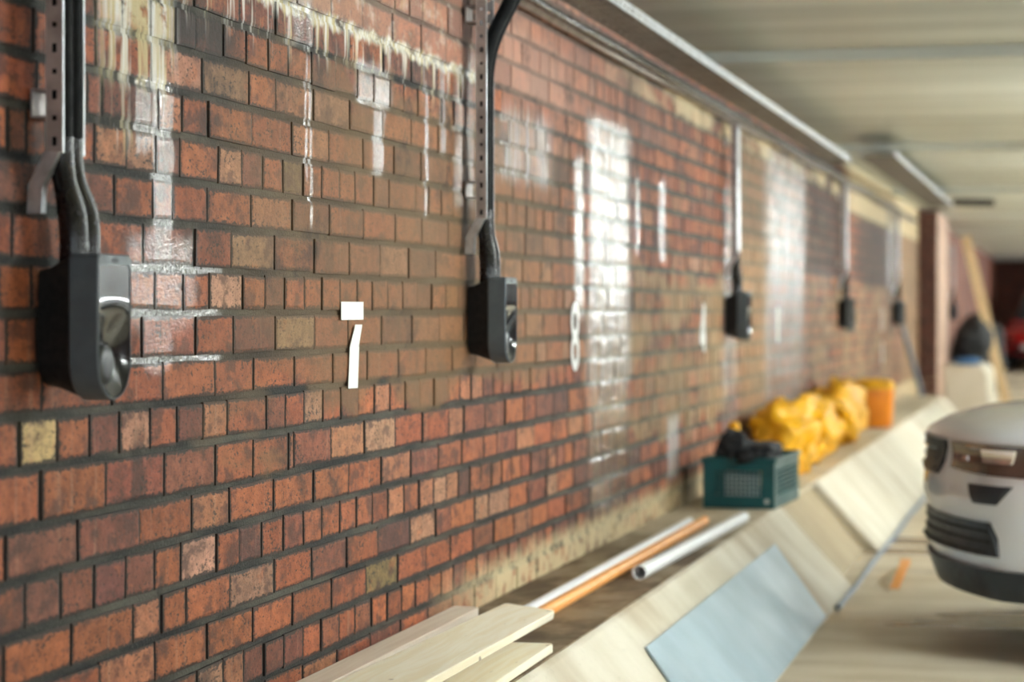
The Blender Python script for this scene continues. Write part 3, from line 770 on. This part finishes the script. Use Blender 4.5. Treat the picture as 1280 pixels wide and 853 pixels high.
# cable along the foot of the kerb, scraps on the floor
tag(MB().tube([(.653 + .003 * math.sin(y * 3), y, .0105) for y in [8.3 + .3 * i for i in range(38)]], .010, 10).build('floor_cable', PIPEG, smooth=50), 'grey cable running along the foot of the kerb', 'cable')
strap = MB(); pts = spline([(.80, 8.95, .004), (.815, 9.1, .05), (.82, 9.3, .075), (.80, 9.5, .05), (.79, 9.75, .004)], 6)
strap.loft([[(p.x - .018, p.y, p.z), (p.x + .018, p.y, p.z), (p.x + .018, p.y, p.z + .003), (p.x - .018, p.y, p.z + .003)] for p in pts])
tag(strap.build('orange_strap', PVCO, smooth=60), 'curled orange strap lying on the floor by the car', 'strap')

# ================================================================== far clutter
pipe('blue-grey pipe leaning on the wall by the brick pier', (.20, 20.6, LZ + .02), (.045, 19.9, 1.02), .022, PIPEG, name='leaning_pipe')
o = MB().box(-.055, .055, -.03, .03, 0, 1.95).build('timber_prop', WOODPROP, bevel=.004, loc=(.73, 27.5, 0.0), rot=(0, -.235, 0))
tag(o, 'pale timber prop leaning towards the wall beyond the brick pier', 'timber')
lump('dark_heap', BLACKFAB, (.45, 25.7, .486), (.34, .9, .46), 31, 'added black heap standing in for the shadowed gap above the concrete block', 'dark heap', .25, 1.6)  # added dark form standing in for a shadowed gap
lump('blue_bag', BLUE, (.40, 24.8, .486), (.26, .4, .07), 33, 'small blue bag lying on the concrete block', 'bag', .25, 1.6)
lump('dark_heap', BLACKFAB, (.38, 28.6, 0), (.60, 1.2, .95), 35, 'dark heap behind the timber prop', 'dark heap', .25, 1.6)  # plain dark form filling the dark gap behind the prop

# ================================================================== cars
def car_x(t, Z, L=4.25):
    """distance behind the nose tip of the front skin at half width t and height Z"""
    t = abs(t); s = .30 * (t / .90) ** 2.0 + (.16 * max(0, (t - .72) / .18) ** 2.4)
    if Z < .33: s += .05 * ((.33 - Z) / .13)
    else: s += .012 * math.sin((Z - .33) / .33 * math.pi * 3)
    return s
def make_car(name, paint, lens, lip, label, loc, rot, plate=False):
    r = empty(name, loc, rot)                    # local: -x is forward (nose at x = 0), y across, z up
    HW = .90; ts = [-.90, -.86, -.80, -.7, -.55, -.35, -.15, 0, .15, .35, .55, .7, .8, .86, .90]
    # front skin
    zs = [.24, .29, .33, .38, .43, .48, .53, .58, .63, .66]
    MB().loft([[(car_x(t, z), t * (1 - .010 * ((z - .45) / .3) ** 2), z) for t in ts] for z in zs], False, False, closed=False).build('bumper_skin', paint, r, smooth=50)
    # flanks
    for s in (-1, 1):
        MB().loft([[(x if x > .6 else car_x(.9, z) + x - .46, s * HW * k, z) for z, k in ((.24, .985), (.45, 1.0), (.60, .995), (.66, .99), (.72, .97), (.80, .92))] for x in (.46, .7, 1.2, 2.2, 3.2, 4.1)], False, False, closed=False).build('flank', paint, r, smooth=50)
    # bonnet
    rows = []
    for dx, dz, k in ((0, 0, 1), (.012, .016, .998), (.05, .040, .985), (.14, .066, .965), (.30, .086, .945), (.55, .112, .93), (.85, .14, .92)):
        rows.append([(car_x(t, .66) + dx + max(0, .25 * (dx / .85)) * (1 - abs(t) / .9), t * k, .66 + dz + .012 * (1 - (t / .9) ** 2) * min(1, dx / .1)) for t in ts])
    MB().loft(rows, False, False, closed=False).build('bonnet', paint, r, smooth=50)
    # cabin
    cab = [[(1.10, -.74, .86), (1.10, .74, .86), (4.2, .74, .90), (4.2, -.74, .90)], [(1.95, -.60, 1.36), (1.95, .60, 1.36), (3.55, .60, 1.38), (3.55, -.60, 1.38)]]
    MB().loft(cab, True, False).build('window_glass', CARGLASS, r, bevel=.03)
    MB().loft([[(1.93, -.61, 1.355), (1.93, .61, 1.355), (3.58, .61, 1.37), (3.58, -.61, 1.37)], [(2.2, -.55, 1.43), (2.2, .55, 1.43), (3.4, .55, 1.43), (3.4, -.55, 1.43)]]).build('roof', paint, r, bevel=.03)
    MB().loft([[(.9, -.82, .80), (.9, .82, .80), (4.25, .82, .80), (4.25, -.82, .80)], [(1.2, -.78, .88), (1.2, .78, .88), (4.22, .76, .92), (4.22, -.76, .92)]]).build('shoulder', paint, r, bevel=.02)
    MB().loft([[(4.05, -.88, .28), (4.05, .88, .28), (4.05, .86, .82), (4.05, -.86, .82)], [(4.25, -.80, .30), (4.25, .80, .30), (4.25, .78, .80), (4.25, -.78, .80)]]).build('tail', paint, r, bevel=.03)
    MB().box(.35, 4.0, -.84, .84, .20, .30).build('sill', CARBLACK, r)
    def patch(nm, mat, quad, off=.006, par=None, nu=10, nv=4, th=.02):
        """patch on the front skin: quad of (t, z) corners bl, br, tr, tl"""
        g = []; 
        for j in range(nv + 1):
            v = j / nv
            for i in range(nu + 1):
                u = i / nu
                t = (quad[0][0] * (1 - u) + quad[1][0] * u) * (1 - v) + (quad[3][0] * (1 - u) + quad[2][0] * u) * v
                z = (quad[0][1] * (1 - u) + quad[1][1] * u) * (1 - v) + (quad[3][1] * (1 - u) + quad[2][1] * u) * v
                g.append((t, z))
        f = [(j * (nu + 1) + i, j * (nu + 1) + i + 1, (j + 1) * (nu + 1) + i + 1, (j + 1) * (nu + 1) + i) for j in range(nv) for i in range(nu)]
        n = len(g)
        vs = [(car_x(t, z) - off, t, z) for t, z in g] + [(car_x(t, z) + th, t, z) for t, z in g]
        m = MB().add(vs, f + [tuple(n + q for q in reversed(p)) for p in f])
        edge = [i for i in range(nu + 1)] + [j * (nu + 1) + nu for j in range(1, nv + 1)] + [nv * (nu + 1) + i for i in range(nu - 1, -1, -1)] + [j * (nu + 1) for j in range(nv - 1, 0, -1)]
        m.add([vs[e] for e in edge] + [vs[n + e] for e in edge], [(i, (i + 1) % len(edge), len(edge) + (i + 1) % len(edge), len(edge) + i) for i in range(len(edge))])
        return m.build(nm, mat, par or r, smooth=50)
    patch('grille', CARBLACK, [(-.40, .545), (.40, .545), (.48, .652), (-.48, .652)], .008)
    for k in range(3): patch('grille_bar', CHROME if k == 2 else CARBLACK, [(-.38, .56 + k * .03), (.38, .56 + k * .03), (.385, .566 + k * .03), (-.385, .566 + k * .03)], .016)
    for s in (-1, 1):
        h = patch('headlight', lens, [(s * .52, .572), (s * .875, .560), (s * .89, .652), (s * .54, .652)], .007)
        patch('lamp_reflector', CHROME, [(s * .74, .600), (s * .82, .600), (s * .83, .640), (s * .74, .640)], .011, h)
        patch('lamp_reflector', CHROME, [(s * .62, .600), (s * .65, .600), (s * .65, .615), (s * .62, .615)], .011, h)
        patch('side_vent', CARBLACK, [(s * .72, .480), (s * .800, .480), (s * .825, .535), (s * .68, .535)], .006)
        it = patch('lower_intake', CARBLACK, [(s * .06, .326), (s * .795, .326), (s * .755, .424), (s * .06, .424)], .006)
        for k in range(3): patch('intake_slat', TYRE, [(s * .08, .335 + k * .03), (s * .765, .335 + k * .03), (s * .755, .341 + k * .03), (s * .08, .341 + k * .03)], .012, it)
    patch('chin', CARBLACK, [(-.895, .195), (.895, .195), (.895, .285), (-.895, .285)], .015, nu=30, th=.06)
    if plate: patch('bumper_strip', WHITEP, [(-.6, .37), (.6, .37), (.6, .46), (-.6, .46)], .02, nu=20)
    for x in (.78, 3.4):
        for s in (-1, 1):
            wh = MB(); rg = [[(x + rr * math.cos(t), s * (HW - d), .31 + rr * math.sin(t)) for t in [2 * math.pi * k / 28 for k in range(28)]] for rr, d in ((.18, .0), (.29, -.004), (.31, .03), (.31, .20), (.2, .21))]
            q = wh.loft(rg, False, False).build('tyre', TYRE, r, smooth=40)
            MB().loft([[(x + rr * math.cos(t), s * (HW - d), .31 + rr * math.sin(t)) for t in [2 * math.pi * k / 28 for k in range(28)]] for rr, d in ((.195, .01), (.185, .03), (.05, .025), (.03, .01))], True, True).build('wheel_rim', CHROME, q, smooth=40)
    return tag(r, label, 'car')
make_car('silver_car', SILVER, LENS, CARBLACK, 'silver car parked nose towards the kerb', (.985, 7.83, 0), (0, 0, 0))
make_car('red_car', REDP, REDLENS, CARBLACK, 'red car with white bumper strip at the far end', (1.22, 41.5, 0), (0, 0, math.pi / 2), True)
